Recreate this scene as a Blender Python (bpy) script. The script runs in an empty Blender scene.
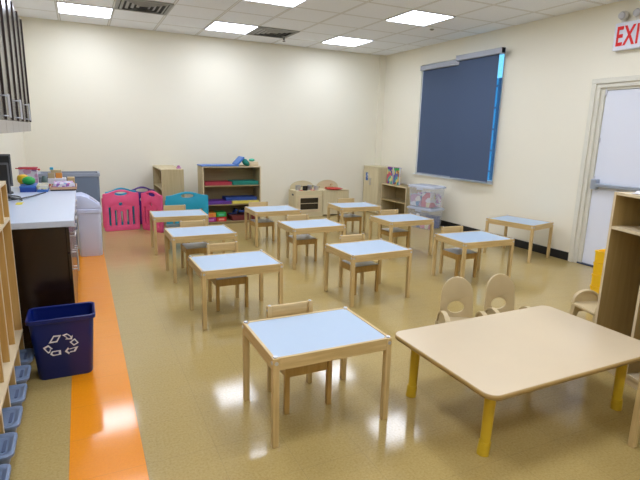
import bpy, bmesh, math, random
from mathutils import Matrix, Vector
random.seed(7)
PI = math.pi
scn = bpy.context.scene
col = scn.collection

# ------------------------------------------------------------------ materials
def nodes_of(m):
    m.use_nodes = True
    nt = m.node_tree
    return nt, nt.nodes.get('Principled BSDF')

def mat(name, c, rough=.5, metal=0, spec=.5, coat=0, var=.0, vscale=8, bump=0, bscale=60, trans=0, alpha=1):
    m = bpy.data.materials.new(name)
    nt, b = nodes_of(m)
    b.inputs['Base Color'].default_value = (*c, 1)
    b.inputs['Roughness'].default_value = rough
    b.inputs['Metallic'].default_value = metal
    b.inputs['Specular IOR Level'].default_value = spec
    b.inputs['Coat Weight'].default_value = coat
    b.inputs['Coat Roughness'].default_value = .08
    b.inputs['Transmission Weight'].default_value = trans
    b.inputs['Alpha'].default_value = alpha
    tc = nt.nodes.new('ShaderNodeTexCoord')
    if var:
        n = nt.nodes.new('ShaderNodeTexNoise'); n.inputs['Scale'].default_value = vscale; n.inputs['Detail'].default_value = 4
        r = nt.nodes.new('ShaderNodeMixRGB')
        r.inputs[1].default_value = (*[x*(1-var) for x in c], 1); r.inputs[2].default_value = (*[min(1, x*(1+var)) for x in c], 1)
        nt.links.new(tc.outputs['Object'], n.inputs['Vector']); nt.links.new(n.outputs['Fac'], r.inputs[0])
        nt.links.new(r.outputs[0], b.inputs['Base Color'])
    if bump:
        n2 = nt.nodes.new('ShaderNodeTexNoise'); n2.inputs['Scale'].default_value = bscale; n2.inputs['Detail'].default_value = 3
        bu = nt.nodes.new('ShaderNodeBump'); bu.inputs['Strength'].default_value = bump; bu.inputs['Distance'].default_value = .002
        nt.links.new(tc.outputs['Object'], n2.inputs['Vector']); nt.links.new(n2.outputs['Fac'], bu.inputs['Height'])
        nt.links.new(bu.outputs[0], b.inputs['Normal'])
    return m

def wood(name, c1, c2, axis='x', rough=.4, scale=1.0, coat=0):
    """stretched noise grain running along one axis"""
    m = bpy.data.materials.new(name)
    nt, b = nodes_of(m)
    tc = nt.nodes.new('ShaderNodeTexCoord'); mp = nt.nodes.new('ShaderNodeMapping')
    s = {'x': (2, 30, 30), 'y': (30, 2, 30), 'z': (30, 30, 2)}[axis]
    mp.inputs['Scale'].default_value = [v*scale for v in s]
    n = nt.nodes.new('ShaderNodeTexNoise'); n.inputs['Scale'].default_value = 1.6; n.inputs['Detail'].default_value = 5; n.inputs['Distortion'].default_value = .6
    r = nt.nodes.new('ShaderNodeValToRGB')
    r.color_ramp.elements[0].position = .3; r.color_ramp.elements[0].color = (*c1, 1)
    r.color_ramp.elements[1].position = .7; r.color_ramp.elements[1].color = (*c2, 1)
    nt.links.new(tc.outputs['Object'], mp.inputs[0]); nt.links.new(mp.outputs[0], n.inputs['Vector'])
    nt.links.new(n.outputs['Fac'], r.inputs[0]); nt.links.new(r.outputs[0], b.inputs['Base Color'])
    b.inputs['Roughness'].default_value = rough; b.inputs['Coat Weight'].default_value = coat
    return m

def emis(name, c, s):
    m = bpy.data.materials.new(name); nt, b = nodes_of(m)
    b.inputs['Base Color'].default_value = (.9, .9, .9, 1)
    b.inputs['Emission Color'].default_value = (*c, 1); b.inputs['Emission Strength'].default_value = s
    return m

LIGHT = 7.5
M = {}
PA, PB = (.51, .355, .145), (.67, .495, .24)
for ax in 'xyz': M['pine'+ax] = wood('pine_'+ax, PA, PB, ax, .38)
BA, BB = (.46, .365, .19), (.56, .455, .26)
for ax in 'xyz': M['birch'+ax] = wood('birch_'+ax, BA, BB, ax, .4, .7)
M['kitwood_x'] = wood('pale_wood_across', (.62, .53, .32), (.70, .61, .39), 'x', .4, .7)
M['kitwood_z'] = wood('pale_wood_upright', (.62, .53, .32), (.70, .61, .39), 'z', .4, .7)
M['shelfshade'] = wood('shelf_wood_shaded', (.30, .22, .10), (.37, .28, .13), 'x', .5, .7)  # darker birch: shade inside the shelves put into the colour
M['pochre_shade'] = wood('pine_ochre_and_shade', (.44, .26, .07), (.54, .34, .11), 'z', .38)  # ochre seat rails; shading of the chair front legs put into the same colour
M['seat'] = mat('seat_white', (.58, .58, .62), .3)
M['strip'] = mat('dark_edge', (.022, .010, .006), .5)
M['valance'] = mat('grey_taupe', (.36, .33, .29), .4)
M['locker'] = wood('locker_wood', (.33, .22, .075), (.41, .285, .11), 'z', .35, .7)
M['edge'] = mat('birch_edge', (.68, .56, .36), .4, var=.05)
M['cub'] = wood('cubby_wood', (.52, .31, .085), (.62, .39, .13), 'z', .4, .7)
M['white_panel'] = mat('white_panel', (.40, .51, .64), .42, var=.01)
M['metal'] = mat('brushed_metal', (.62, .63, .68), .38, .8)
M['steel'] = mat('dull_steel', (.42, .47, .56), .35, .8)
M['espresso'] = wood('espresso_wood', (.014, .007, .004), (.022, .010, .006), 'z', .2, .6)
M['worktop'] = mat('white_laminate', (.60, .67, .80), .3, var=.02, vscale=120)
M['blue_bin'] = mat('blue_plastic', (.003, .012, .13), .3, bump=.05)
M['sym'] = mat('white_print', (.8, .82, .9), .5)
M['lavender'] = mat('white_plastic', (.60, .65, .85), .35, var=.02)
M['greybin'] = mat('grey_plastic', (.16, .20, .27), .5, var=.05)
M['greyrim'] = mat('light_grey_plastic', (.30, .33, .40), .45)
M['tub'] = mat('slate_blue_plastic', (.155, .215, .33), .35, var=.05)
M['tubshade'] = mat('slot_shade', (.06, .09, .17), .6)  # darker tub plastic, painted shade of the recessed slot
M['pink'] = mat('pink_plastic', (.86, .11, .27), .4, var=.04)
M['teal'] = mat('turquoise_plastic', (.012, .34, .52), .4, var=.04)
M['purple'] = mat('purple_plastic', (.09, .03, .27), .4, var=.04)
M['blind'] = mat('blind_fabric', (.058, .090, .165), .8, var=.03, vscale=200)
M['cassette'] = mat('grey_cassette', (.36, .38, .44), .4)
M['black'] = mat('black_plastic', (.008, .008, .010), .35)
M['rubber'] = mat('black_rubber', (.010, .010, .012), .45)
M['doorpaint'] = mat('white_door_paint', (.74, .77, .86), .4, bump=.03)
M['frame'] = mat('cream_frame_paint', (.70, .68, .58), .4)
M['white'] = mat('white_plain', (.8, .8, .8), .4)
M['tabletop'] = mat('maple_laminate', (.62, .50, .33), .30, var=.05, vscale=3)
M['tableedge'] = mat('tan_edge_band', (.40, .26, .09), .4)
M['yellowleg'] = mat('yellow_paint', (.62, .41, .02), .35)
M['yellow'] = mat('yellow_plastic', (.92, .55, .012), .4, var=.03)
M['beigep'] = mat('beige_plastic', (.56, .44, .245), .42, var=.03)
M['red'] = mat('red_plastic', (.55, .02, .02), .35)
M['green'] = mat('green_plastic', (.02, .36, .07), .35)
M['dgreen'] = mat('green_fabric', (.01, .22, .17), .7)
M['blue'] = mat('royal_blue', (.02, .07, .33), .45)
M['mblue'] = mat('mid_blue_vinyl', (.05, .17, .50), .4)
M['crimson'] = mat('crimson_vinyl', (.42, .02, .045), .5)
M['violet'] = mat('violet_vinyl', (.13, .03, .30), .5)
M['lemon'] = mat('lemon_vinyl', (.72, .62, .10), .5)
M['orange'] = mat('orange_plastic', (.75, .30, .04), .45)
M['magenta'] = mat('magenta_plastic', (.42, .02, .22), .45)
M['navy'] = mat('navy_mix', (.02, .04, .12), .5, var=.6, vscale=30)
M['exitred'] = mat('exit_red', (.75, .006, .006), .4)
M['paper'] = mat('paper', (.78, .78, .82), .6, var=.05)
M['clear'] = mat('clear_tub_plastic', (.80, .84, .92), .12, alpha=.17)
M['clearlid'] = mat('frosted_lid', (.60, .66, .80), .25, alpha=.55)
M['glass'] = mat('window_glass', (.75, .9, 1), .02, alpha=.12)
M['ovendark'] = mat('smoked_acrylic', (.03, .022, .012), .25)
M['vent'] = mat('vent_white', (.62, .62, .62), .5)
M['ventdark'] = mat('vent_dark', (.035, .035, .035), .8)
M['panel'] = emis('light_panel', (.90, .965, 1.13), LIGHT)
M['ventgrey'] = mat('vent_grey', (.30, .30, .29), .5)

def printed(name, cols, scale):
    """blocky printed picture"""
    m = bpy.data.materials.new(name); nt, b = nodes_of(m)
    tc = nt.nodes.new('ShaderNodeTexCoord'); v = nt.nodes.new('ShaderNodeTexVoronoi'); v.inputs['Scale'].default_value = scale
    s = nt.nodes.new('ShaderNodeSeparateColor'); r = nt.nodes.new('ShaderNodeValToRGB'); r.color_ramp.interpolation = 'CONSTANT'
    e = r.color_ramp.elements
    while len(e) < len(cols): e.new(.5)
    for i, c in enumerate(cols): e[i].position = i/len(cols); e[i].color = (*c, 1)
    nt.links.new(tc.outputs['Object'], v.inputs['Vector']); nt.links.new(v.outputs['Color'], s.inputs[0])
    nt.links.new(s.outputs[0], r.inputs[0]); nt.links.new(r.outputs[0], b.inputs['Base Color'])
    b.inputs['Roughness'].default_value = .4
    return m
M['print_mix'] = printed('print_mixed', [(.6,.62,.75),(.35,.15,.5),(.7,.7,.78),(.1,.3,.6),(.75,.75,.8),(.6,.1,.3)], 40)
M['print_pink'] = printed('print_pink', [(.6,.35,.5),(.72,.68,.75),(.25,.15,.35),(.7,.6,.7)], 34)
M['print_yel'] = printed('print_yellow', [(.75,.68,.35),(.7,.68,.6),(.6,.55,.3),(.2,.2,.3)], 50)
M['print_box'] = printed('print_box', [(.08,.25,.45),(.55,.6,.7),(.4,.25,.4),(.65,.62,.6),(.1,.4,.6)], 13)
M['print_box2'] = printed('print_box_red', [(.6,.55,.35),(.5,.12,.18),(.6,.6,.65),(.2,.2,.35)], 14)
M['print_book'] = printed('print_book', [(.75,.68,.1),(.08,.05,.35),(.1,.4,.35),(.75,.7,.3),(.6,.1,.15)], 22)
M['print_book2'] = printed('print_book_b', [(.75,.55,.12),(.35,.1,.05),(.05,.3,.35),(.75,.6,.2),(.1,.1,.35)], 22)

def floor_material():
    m = bpy.data.materials.new('vinyl_floor'); nt, b = nodes_of(m); L = nt.links.new
    tc = nt.nodes.new('ShaderNodeTexCoord'); sx = nt.nodes.new('ShaderNodeSeparateXYZ'); L(tc.outputs['Object'], sx.inputs[0])
    def math_(op, a, v=None, w=None):
        n = nt.nodes.new('ShaderNodeMath'); n.operation = op
        if isinstance(a, (int, float)): n.inputs[0].default_value = a
        else: L(a, n.inputs[0])
        if v is not None:
            if isinstance(v, (int, float)): n.inputs[1].default_value = v
            else: L(v, n.inputs[1])
        return n.outputs[0]
    # 12 inch tiles, the row from x -0.14 to 0.165 is orange
    gt = math_('GREATER_THAN', sx.outputs[0], -.140); lt = math_('LESS_THAN', sx.outputs[0], .163)
    stripe = math_('MULTIPLY', gt, lt)
    n = nt.nodes.new('ShaderNodeTexNoise'); n.inputs['Scale'].default_value = 90; n.inputs['Detail'].default_value = 6; n.inputs['Roughness'].default_value = .7
    L(tc.outputs['Object'], n.inputs['Vector'])
    r = nt.nodes.new('ShaderNodeValToRGB')
    e = r.color_ramp.elements
    e[0].position = .30; e[0].color = (.35, .245, .072, 1)
    e[1].position = .68; e[1].color = (.48, .365, .145, 1)
    k = e.new(.48); k.color = (.43, .312, .112, 1)
    L(n.outputs['Fac'], r.inputs[0])
    r2 = nt.nodes.new('ShaderNodeValToRGB')
    e = r2.color_ramp.elements
    e[0].position = .3; e[0].color = (.78, .25, .002, 1); e[1].position = .7; e[1].color = (.86, .30, .004, 1)
    L(n.outputs['Fac'], r2.inputs[0])
    mx = nt.nodes.new('ShaderNodeMixRGB'); L(stripe, mx.inputs[0]); L(r.outputs[0], mx.inputs[1]); L(r2.outputs[0], mx.inputs[2])
    # seams
    def seam(o, off):
        t = math_('ADD', o, off); t = math_('DIVIDE', t, .3048); t = math_('FRACT', t); t = math_('SUBTRACT', t, .5); t = math_('ABSOLUTE', t)
        return math_('GREATER_THAN', t, .4955)
    s = math_('MAXIMUM', seam(sx.outputs[0], .140+30.48), seam(sx.outputs[1], 30.48+.12))
    s = math_('MULTIPLY', s, .22)
    dk = nt.nodes.new('ShaderNodeMixRGB'); L(s, dk.inputs[0]); L(mx.outputs[0], dk.inputs[1]); dk.inputs[2].default_value = (.12, .09, .05, 1)
    L(dk.outputs[0], b.inputs['Base Color'])
    b.inputs['Roughness'].default_value = .32
    b.inputs['Specular IOR Level'].default_value = .10
    b.inputs['Coat Weight'].default_value = .66; b.inputs['Coat Roughness'].default_value = .095; b.inputs['Coat IOR'].default_value = 1.5
    # gentle waviness of the waxed tiles
    w = nt.nodes.new('ShaderNodeTexNoise'); w.inputs['Scale'].default_value = 7; w.inputs['Detail'].default_value = 3
    mp = nt.nodes.new('ShaderNodeMapping'); mp.inputs['Scale'].default_value = (.7, 1.5, 1)
    L(tc.outputs['Object'], mp.inputs[0]); L(mp.outputs[0], w.inputs['Vector'])
    bu = nt.nodes.new('ShaderNodeBump'); bu.inputs['Strength'].default_value = .20; bu.inputs['Distance'].default_value = .014
    L(w.outputs['Fac'], bu.inputs['Height']); L(bu.outputs[0], b.inputs['Normal'])
    return m

def ceiling_material():
    m = bpy.data.materials.new('ceiling_tiles'); nt, b = nodes_of(m); L = nt.links.new
    tc = nt.nodes.new('ShaderNodeTexCoord'); sx = nt.nodes.new('ShaderNodeSeparateXYZ'); L(tc.outputs['Object'], sx.inputs[0])
    def math_(op, a, v=None):
        n = nt.nodes.new('ShaderNodeMath'); n.operation = op
        L(a, n.inputs[0])
        if v is not None:
            if isinstance(v, (int, float)): n.inputs[1].default_value = v
            else: L(v, n.inputs[1])
        return n.outputs[0]
    def seam(o, off):
        t = math_('ADD', o, off); t = math_('DIVIDE', t, .63); t = math_('FRACT', t); t = math_('SUBTRACT', t, .5); t = math_('ABSOLUTE', t)
        return t
    a, c = seam(sx.outputs[0], 6.3+.14), seam(sx.outputs[1], 6.3-.075)
    mxx = math_('MAXIMUM', a, c)
    bar = math_('GREATER_THAN', mxx, .483); line = math_('GREATER_THAN', mxx, .472)
    n = nt.nodes.new('ShaderNodeTexNoise'); n.inputs['Scale'].default_value = 160; n.inputs['Detail'].default_value = 4; L(tc.outputs['Object'], n.inputs['Vector'])
    r = nt.nodes.new('ShaderNodeValToRGB'); e = r.color_ramp.elements
    e[0].position = .3; e[0].color = (.82, .84, .88, 1); e[1].position = .6; e[1].color = (.89, .91, .96, 1); L(n.outputs['Fac'], r.inputs[0])
    m1 = nt.nodes.new('ShaderNodeMixRGB'); L(line, m1.inputs[0]); L(r.outputs[0], m1.inputs[1]); m1.inputs[2].default_value = (.48, .47, .45, 1)
    m2 = nt.nodes.new('ShaderNodeMixRGB'); L(bar, m2.inputs[0]); L(m1.outputs[0], m2.inputs[1]); m2.inputs[2].default_value = (.80, .80, .80, 1)
    L(m2.outputs[0], b.inputs['Base Color']); b.inputs['Roughness'].default_value = .85
    return m

M['floor'] = floor_material(); M['ceil'] = ceiling_material()
M['wall'] = mat('cream_wall_paint', (.83, .79, .655), .55, var=.012, vscale=2, bump=.05, bscale=250)

# ------------------------------------------------------------------ mesh helpers
class MB:
    def __init__(self): self.bm = bmesh.new()
    def _merge(self, t, T):
        if T is not None: bmesh.ops.transform(t, matrix=T, verts=t.verts)
        me = bpy.data.meshes.new('t'); t.to_mesh(me); t.free(); self.bm.from_mesh(me); bpy.data.meshes.remove(me)
        return self
    def box(self, x0, x1, y0, y1, z0, z1, bev=0, T=None, seg=2):
        t = bmesh.new(); bmesh.ops.create_cube(t, size=1)
        for v in t.verts: v.co = Vector((x0+(v.co.x+.5)*(x1-x0), y0+(v.co.y+.5)*(y1-y0), z0+(v.co.z+.5)*(z1-z0)))
        if bev: bmesh.ops.bevel(t, geom=list(t.edges), offset=bev, segments=seg, affect='EDGES', profile=.5)
        return self._merge(t, T)
    def cyl(self, p, q, r, r2=None, n=16, T=None):
        p, q = Vector(p), Vector(q); d = q-p
        t = bmesh.new(); bmesh.ops.create_cone(t, cap_ends=True, segments=n, radius1=r, radius2=r if r2 is None else r2, depth=d.length)
        R = d.to_track_quat('Z', 'Y').to_matrix().to_4x4()
        bmesh.ops.transform(t, matrix=Matrix.Translation((p+q)/2) @ R, verts=t.verts)
        return self._merge(t, T)
    def sph(self, c, r, sc=(1, 1, 1), T=None, n=16):
        t = bmesh.new(); bmesh.ops.create_uvsphere(t, u_segments=n, v_segments=n//2+2, radius=r)
        for v in t.verts: v.co = Vector((v.co.x*sc[0]+c[0], v.co.y*sc[1]+c[1], v.co.z*sc[2]+c[2]))
        return self._merge(t, T)
    def lathe(self, prof, c=(0, 0, 0), n=24, T=None):
        t = bmesh.new(); rings = []
        for r, z in prof:
            rings.append([t.verts.new((c[0]+r*math.cos(2*PI*i/n), c[1]+r*math.sin(2*PI*i/n), c[2]+z)) for i in range(n)])
        for a, b in zip(rings, rings[1:]):
            for i in range(n): t.faces.new((a[i], a[(i+1) % n], b[(i+1) % n], b[i]))
        for rr in (rings[0][::-1], rings[-1]):
            t.faces.new(rr)
        return self._merge(t, T)
    def loft(self, loops, T=None, cap=True, closed=False):
        """loops: list of equal-length point rings"""
        t = bmesh.new(); rs = [[t.verts.new(p) for p in lp] for lp in loops]
        n = len(rs[0]); pairs = list(zip(rs, rs[1:]))
        if closed: pairs.append((rs[-1], rs[0]))
        for a, b in pairs:
            for i in range(n): t.faces.new((a[i], a[(i+1) % n], b[(i+1) % n], b[i]))
        if cap and not closed: t.faces.new(rs[0][::-1]); t.faces.new(rs[-1])
        bmesh.ops.recalc_face_normals(t, faces=t.faces)
        return self._merge(t, T)
    def tube(self, pts, r, n=8, T=None):
        pts = [Vector(p) for p in pts]; loops = []
        for i, p in enumerate(pts):
            d = (pts[min(i+1, len(pts)-1)]-pts[max(i-1, 0)]).normalized()
            R = d.to_track_quat('Z', 'Y').to_matrix()
            loops.append([p + R @ Vector((r*math.cos(2*PI*k/n), r*math.sin(2*PI*k/n), 0)) for k in range(n)])
        return self.loft(loops, T)
    def band(self, pts, w, th, T=None):
        """flat strip along points in the x = const plane: w across x, th thick"""
        pts = [Vector(p) for p in pts]; loops = []
        for i, p in enumerate(pts):
            d = (pts[min(i+1, len(pts)-1)]-pts[max(i-1, 0)]).normalized()
            nrm = Vector((1, 0, 0)).cross(d).normalized()
            X = Vector((1, 0, 0))
            loops.append([p+X*w/2+nrm*th/2, p-X*w/2+nrm*th/2, p-X*w/2-nrm*th/2, p+X*w/2-nrm*th/2])
        return self.loft(loops, T)
    def flat(self, outlines, th, T=None, bev=0):
        """filled 2D outline (holes allowed) in xy, extruded to thickness th about z = 0"""
        cu = bpy.data.curves.new('c', 'CURVE'); cu.dimensions = '2D'; cu.fill_mode = 'BOTH'
        cu.extrude = th/2-bev; cu.bevel_depth = bev; cu.bevel_resolution = 1
        if bev: cu.offset = -bev
        for o in outlines:
            s = cu.splines.new('POLY'); s.points.add(len(o)-1); s.use_cyclic_u = True
            for p, q in zip(s.points, o): p.co = (q[0], q[1], 0, 1)
        ob = bpy.data.objects.new('c', cu); col.objects.link(ob)
        me = bpy.data.meshes.new_from_object(ob.evaluated_get(bpy.context.evaluated_depsgraph_get()))
        t = bmesh.new(); t.from_mesh(me)
        bmesh.ops.remove_doubles(t, verts=t.verts, dist=1e-5)
        bpy.data.objects.remove(ob); bpy.data.curves.remove(cu); bpy.data.meshes.remove(me)
        return self._merge(t, T)
    def map(self, f):
        for v in self.bm.verts: v.co = f(v.co)
        return self
    def build(self, name, m, parent=None, smooth=False, loc=None):
        me = bpy.data.meshes.new(name); self.bm.to_mesh(me); self.bm.free()
        o = bpy.data.objects.new(name, me); col.objects.link(o); me.materials.append(M[m] if isinstance(m, str) else m)
        if parent: o.parent = parent
        if loc: o.location = loc
        if smooth:
            for p in me.polygons: p.use_smooth = True
            try:
                me.set_sharp_from_angle(angle=math.radians(38))
            except Exception: pass
        return o

def tag(o, label=None, cat=None, group=None, kind=None):
    if label: o['label'] = label
    if cat: o['category'] = cat
    if group: o['group'] = group
    if kind: o['kind'] = kind
    return o
def thing(name, label, cat, loc=(0, 0, 0), rz=0, group=None, kind=None):
    o = bpy.data.objects.new(name, None); col.objects.link(o); o.empty_display_size = .1
    o.location = loc; o.rotation_euler = (0, 0, rz)
    return tag(o, label, cat, group, kind)
def dup(root, loc, rz, label, group=None):
    def cp(o, par):
        c = o.copy(); col.objects.link(c)
        if par: c.parent = par
        for ch in o.children: cp(ch, c)
        return c
    r = cp(root, None); r.location = loc; r.rotation_euler = (0, 0, rz); r['label'] = label
    if group: r['group'] = group
    return r
def RX(a): return Matrix.Rotation(a, 4, 'X')
def RY(a): return Matrix.Rotation(a, 4, 'Y')
def RZ(a): return Matrix.Rotation(a, 4, 'Z')
def TR(x, y, z): return Matrix.Translation((x, y, z))
def rrect(w, h, r, n=6, cx=0, cy=0):
    P = []
    for sx, sy, a0 in ((1, 1, 0), (-1, 1, PI/2), (-1, -1, PI), (1, -1, 1.5*PI)):
        for i in range(n+1):
            a = a0+i*PI/2/n
            P.append((cx+sx*(w/2-r)+r*math.cos(a), cy+sy*(h/2-r)+r*math.sin(a)))
    return P
def ell(cx, cy, a, b, n=24): return [(cx+a*math.cos(2*PI*i/n), cy+b*math.sin(2*PI*i/n)) for i in range(n)]
STAND = RX(PI/2)      # xy outline -> upright in xz, thickness along y

# ------------------------------------------------------------------ the room (x right, y towards the back wall)
XL, XR, YB, YF, H = -.72, 5.263, 8.2, -1.7, 2.89
def S(o): return tag(o, kind='structure')
S(MB().box(XL-.12, XR+.12, YF-.12, YB+.12, -.1, 0).build('floor', 'floor'))
S(MB().box(XL-.12, XR+.12, YF-.12, YB+.12, H, H+.1).build('ceiling', 'ceil'))
S(MB().box(XL-.12, XL, YF-.12, YB+.12, 0, H).build('wall_left', 'wall'))
S(MB().box(XL, XR, YB, YB+.12, 0, H).build('wall_back', 'wall'))
S(MB().box(XL, XR, YF-.12, YF, 0, H).build('wall_front', 'wall'))
WY0, WY1, WZ0, WZ1 = 5.225, 7.05, .80, 2.60
DY0, DY1, DZ = 2.66, 3.86, 2.11
w = MB()
w.box(XR, XR+.12, YF-.12, DY0, 0, H).box(XR, XR+.12, DY0, DY1, DZ, H).box(XR, XR+.12, DY1, WY0, 0, H)
w.box(XR, XR+.12, WY0, WY1, 0, WZ0).box(XR, XR+.12, WY0, WY1, WZ1, H).box(XR, XR+.12, WY1, YB+.12, 0, H)
S(w.build('wall_right', 'wall'))
S(MB().box(XR-.012, XR, DY1, YB, 0, .102, .002).build('baseboard_right', 'rubber'))
S(MB().box(XR-.012, XR, YF, DY0, 0, .102, .002).build('baseboard_right', 'rubber'))
S(MB().box(XR-.13, XR, YB-.035, YB, 0, H).build('trim_1', 'wall'))
# window
win = thing('window_1', None, None, (XR+.05, (WY0+WY1)/2, WZ0), kind='structure')
hw = (WY1-WY0)/2; wh = WZ1-WZ0
f = MB().box(-.03, .03, -hw, -hw+.035, 0, wh, .003).box(-.03, .03, hw-.035, hw, 0, wh, .003)
f.box(-.03, .03, -hw, hw, 0, .035, .003).box(-.03, .03, -hw, hw, wh-.035, wh, .003).box(-.03, .03, -.02, .02, 0, wh, .003)
fr = f.build('window_frame', 'white', win)
MB().box(-.004, .004, -hw+.035, -.02, .035, wh-.035).build('window_glass', 'glass', win)
MB().box(-.004, .004, .02, hw-.035, .035, wh-.035).build('window_glass', 'glass', win)
t = MB().box(-.085, -.045, -hw-.01, hw+.03, -.014, .0, .003).build('window_sill', 'white', win)
# door
dr = thing('door_1', None, None, (XR, (DY0+DY1)/2, 0), kind='structure')
a, b = (DY1-DY0)/2, DZ
f = MB()
f.box(-.03, .10, a-.055, a, 0, b-.0555, .004).box(-.012, .10, a-.10, a-.055, 0, b-.1005, .003).box(.012, .10, a-.145, a-.10, 0, b-.1255, .003)
f.box(-.03, .10, -a, -a+.055, 0, b-.0555, .004).box(-.012, .10, -a+.055, -a+.10, 0, b-.1005, .003)
f.box(-.03, .10, -a, a, b-.055, b, .004).box(-.012, .10, -a+.055, a-.055, b-.10, b-.055, .003).box(.012, .10, -a+.1, a-.10, b-.125, b-.10, .003)
f.build('door_frame', 'frame', dr)
leaf = MB().box(.028, .073, -a+.103, a-.148, .018, b-.128, .002).build('door_leaf', 'doorpaint', dr)
MB().box(.0, .10, -a+.10, a-.10, 0, .016, .003).build('threshold', mat('blue_grey_sill', (.05, .07, .13), .4, .5), dr)
pb = MB().box(-.03, .028, a-.225, a-.155, .895, 1.01, .006).box(-.035, .005, -a+.16, a-.22, .925, .97, .008).box(-.02, .028, -a+.11, -a+.16, .895, .975, .005)
pb.build('panic_bar', 'steel', dr)
MB().cyl((.02, a-.155, 1.93), (.02, a-.155, 2.02), .010).build('hinge', 'metal', dr)
MB().cyl((.02, a-.155, .95), (.02, a-.155, 1.04), .010).build('hinge', 'metal', dr)
MB().cyl((.02, a-.155, 1.42), (.02, a-.155, 1.47), .008).build('latch_plate', 'metal', dr)

# neighbouring building seen through the gap beside the blind
bl = thing('office_building', 'blue glass office building outside the window, seen in the gap beside the blind', 'building', (34, 34, -4))
MB().box(-7, 7, -7, 7, 0, 9.6).build('facade', mat('blue_curtain_wall', (.05, .33, .55), .15), bl)
m_ = MB()
for k in range(15): m_.box(-7.12, -7.0, -7+k-.06, -7+k+.06, 0, 9.6); m_.box(-7+k-.06, -7+k+.06, -7.12, -7.0, 0, 9.6)
for k in range(7): m_.box(-7.15, 7, -7.15, -7.0, k*1.5, k*1.5+.12); m_.box(-7.15, -7.0, -7, 7, k*1.5, k*1.5+.12)
m_.build('mullions', mat('dark_mullion', (.02, .06, .12), .5), bl)

# ------------------------------------------------------------------ ceiling things
def light(cx, cy, label):
    global L0
    if L0 is None:
        L0 = thing('ceiling_light', label, 'light', (cx, cy, H), 0, 'square ceiling light panels')
        f = MB()
        for s in (-1, 1):
            f.box(min(s*.300, s*.318), max(s*.300, s*.318), -.318, .318, -.010, 0).box(-.318, .318, min(s*.300, s*.318), max(s*.300, s*.318), -.010, 0)
        f.build('frame', 'vent', L0)
        MB().box(-.300, .300, -.300, .300, -.006, -.002).build('diffuser', 'panel', L0)
        return L0
    return dup(L0, (cx, cy, H), 0, label)
L0 = None
names = {(0, 0): 'square lit ceiling panel at far left, by the back wall, left of a vent',
 (1, 0): 'square lit ceiling panel by the back wall, touching the left side of a vent',
 (2, 0): 'square lit ceiling panel nearest the far right corner of the room',
 (2, 1): 'square lit ceiling panel above the window, second along the right wall',
 (1, 1): 'square lit ceiling panel cut by the top of the picture',
 (0, 1): 'square lit ceiling panel over the aisle beside the counter, out of the picture',
 (0, 2): 'square lit ceiling panel over the recycling bin', (1, 2): 'square lit ceiling panel over the second table of the left column',
 (2, 2): 'square lit ceiling panel over the pine table near the beige toddler chairs', (0, 3): 'square lit ceiling panel over the cubby unit',
 (1, 3): 'square lit ceiling panel over the big beige table', (2, 3): 'square lit ceiling panel over the open locker',
 (0, 4): 'square lit ceiling panel behind the camera on the left', (1, 4): 'square lit ceiling panel behind the camera in the middle',
 (2, 4): 'square lit ceiling panel behind the camera on the right'}
for (i, j), lb in names.items():
    light(.177+1.89*i, 7.32-1.89*j, lb)

def vent(cx, cy, label, first=[None]):
    if first[0]: return dup(first[0], (cx, cy, H), 0, label)
    v = thing('ceiling_vent', label, 'vent', (cx, cy, H), 0, 'square ceiling air vents'); first[0] = v
    f = MB()
    for s in (-1, 1):
        f.box(min(s*.27, s*.31), max(s*.27, s*.31), -.31, .31, -.012, 0).box(-.27, .27, min(s*.27, s*.31), max(s*.27, s*.31), -.012, 0)
    f.build('frame', 'ventgrey', v)
    MB().box(-.27, .27, -.27, .27, -.006, -.001).build('backing', 'ventdark', v)
    for k, r_ in enumerate((.235, .175, .115, .055)):
        z0, z1 = -.020, -.008
        f = MB()
        f.loft([[(x*(r_+d), y*(r_+d), z) for x, y in ((-1, -1), (1, -1), (1, 1), (-1, 1))] for d, z in ((.024, z1), (.0, z0), (-.006, z0), (.018, z1))], closed=True, cap=False)
        f.build('louvre', 'ventgrey', v)
    return v
vent(.807, 6.69, 'square louvred ceiling vent at top left, right of the leftmost light panel')
vent(2.697, 7.32, 'square louvred ceiling vent between two light panels near the back wall')
def sprink(x, y, label):
    s = thing('sprinkler_head', label, 'sprinkler', (x, y, H))
    MB().lathe([(.035, 0), (.035, -.006), (.014, -.012)]).build('cover_plate', 'ventgrey', s, True)
    MB().cyl((0, 0, -.01), (0, 0, -.055), .011).cyl((0, 0, -.075), (0, 0, -.08), .022).cyl((.012, 0, -.05), (.012, 0, -.078), .003).cyl((-.012, 0, -.05), (-.012, 0, -.078), .003).build('nozzle', 'black', s, True)
sprink(2.95, 7.50, 'small black fire sprinkler hanging below the ceiling beside the vent near the back wall')
sd = MB().lathe([(.03, 0), (.03, -.006), (.02, -.016), (.008, -.02)]).build('sprinkler_head', 'ventgrey', smooth=True, loc=(4.498, 5.86, H))
tag(sd, 'tiny recessed grey sprinkler on the ceiling beside the light panel over the window side', 'sprinkler')

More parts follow.
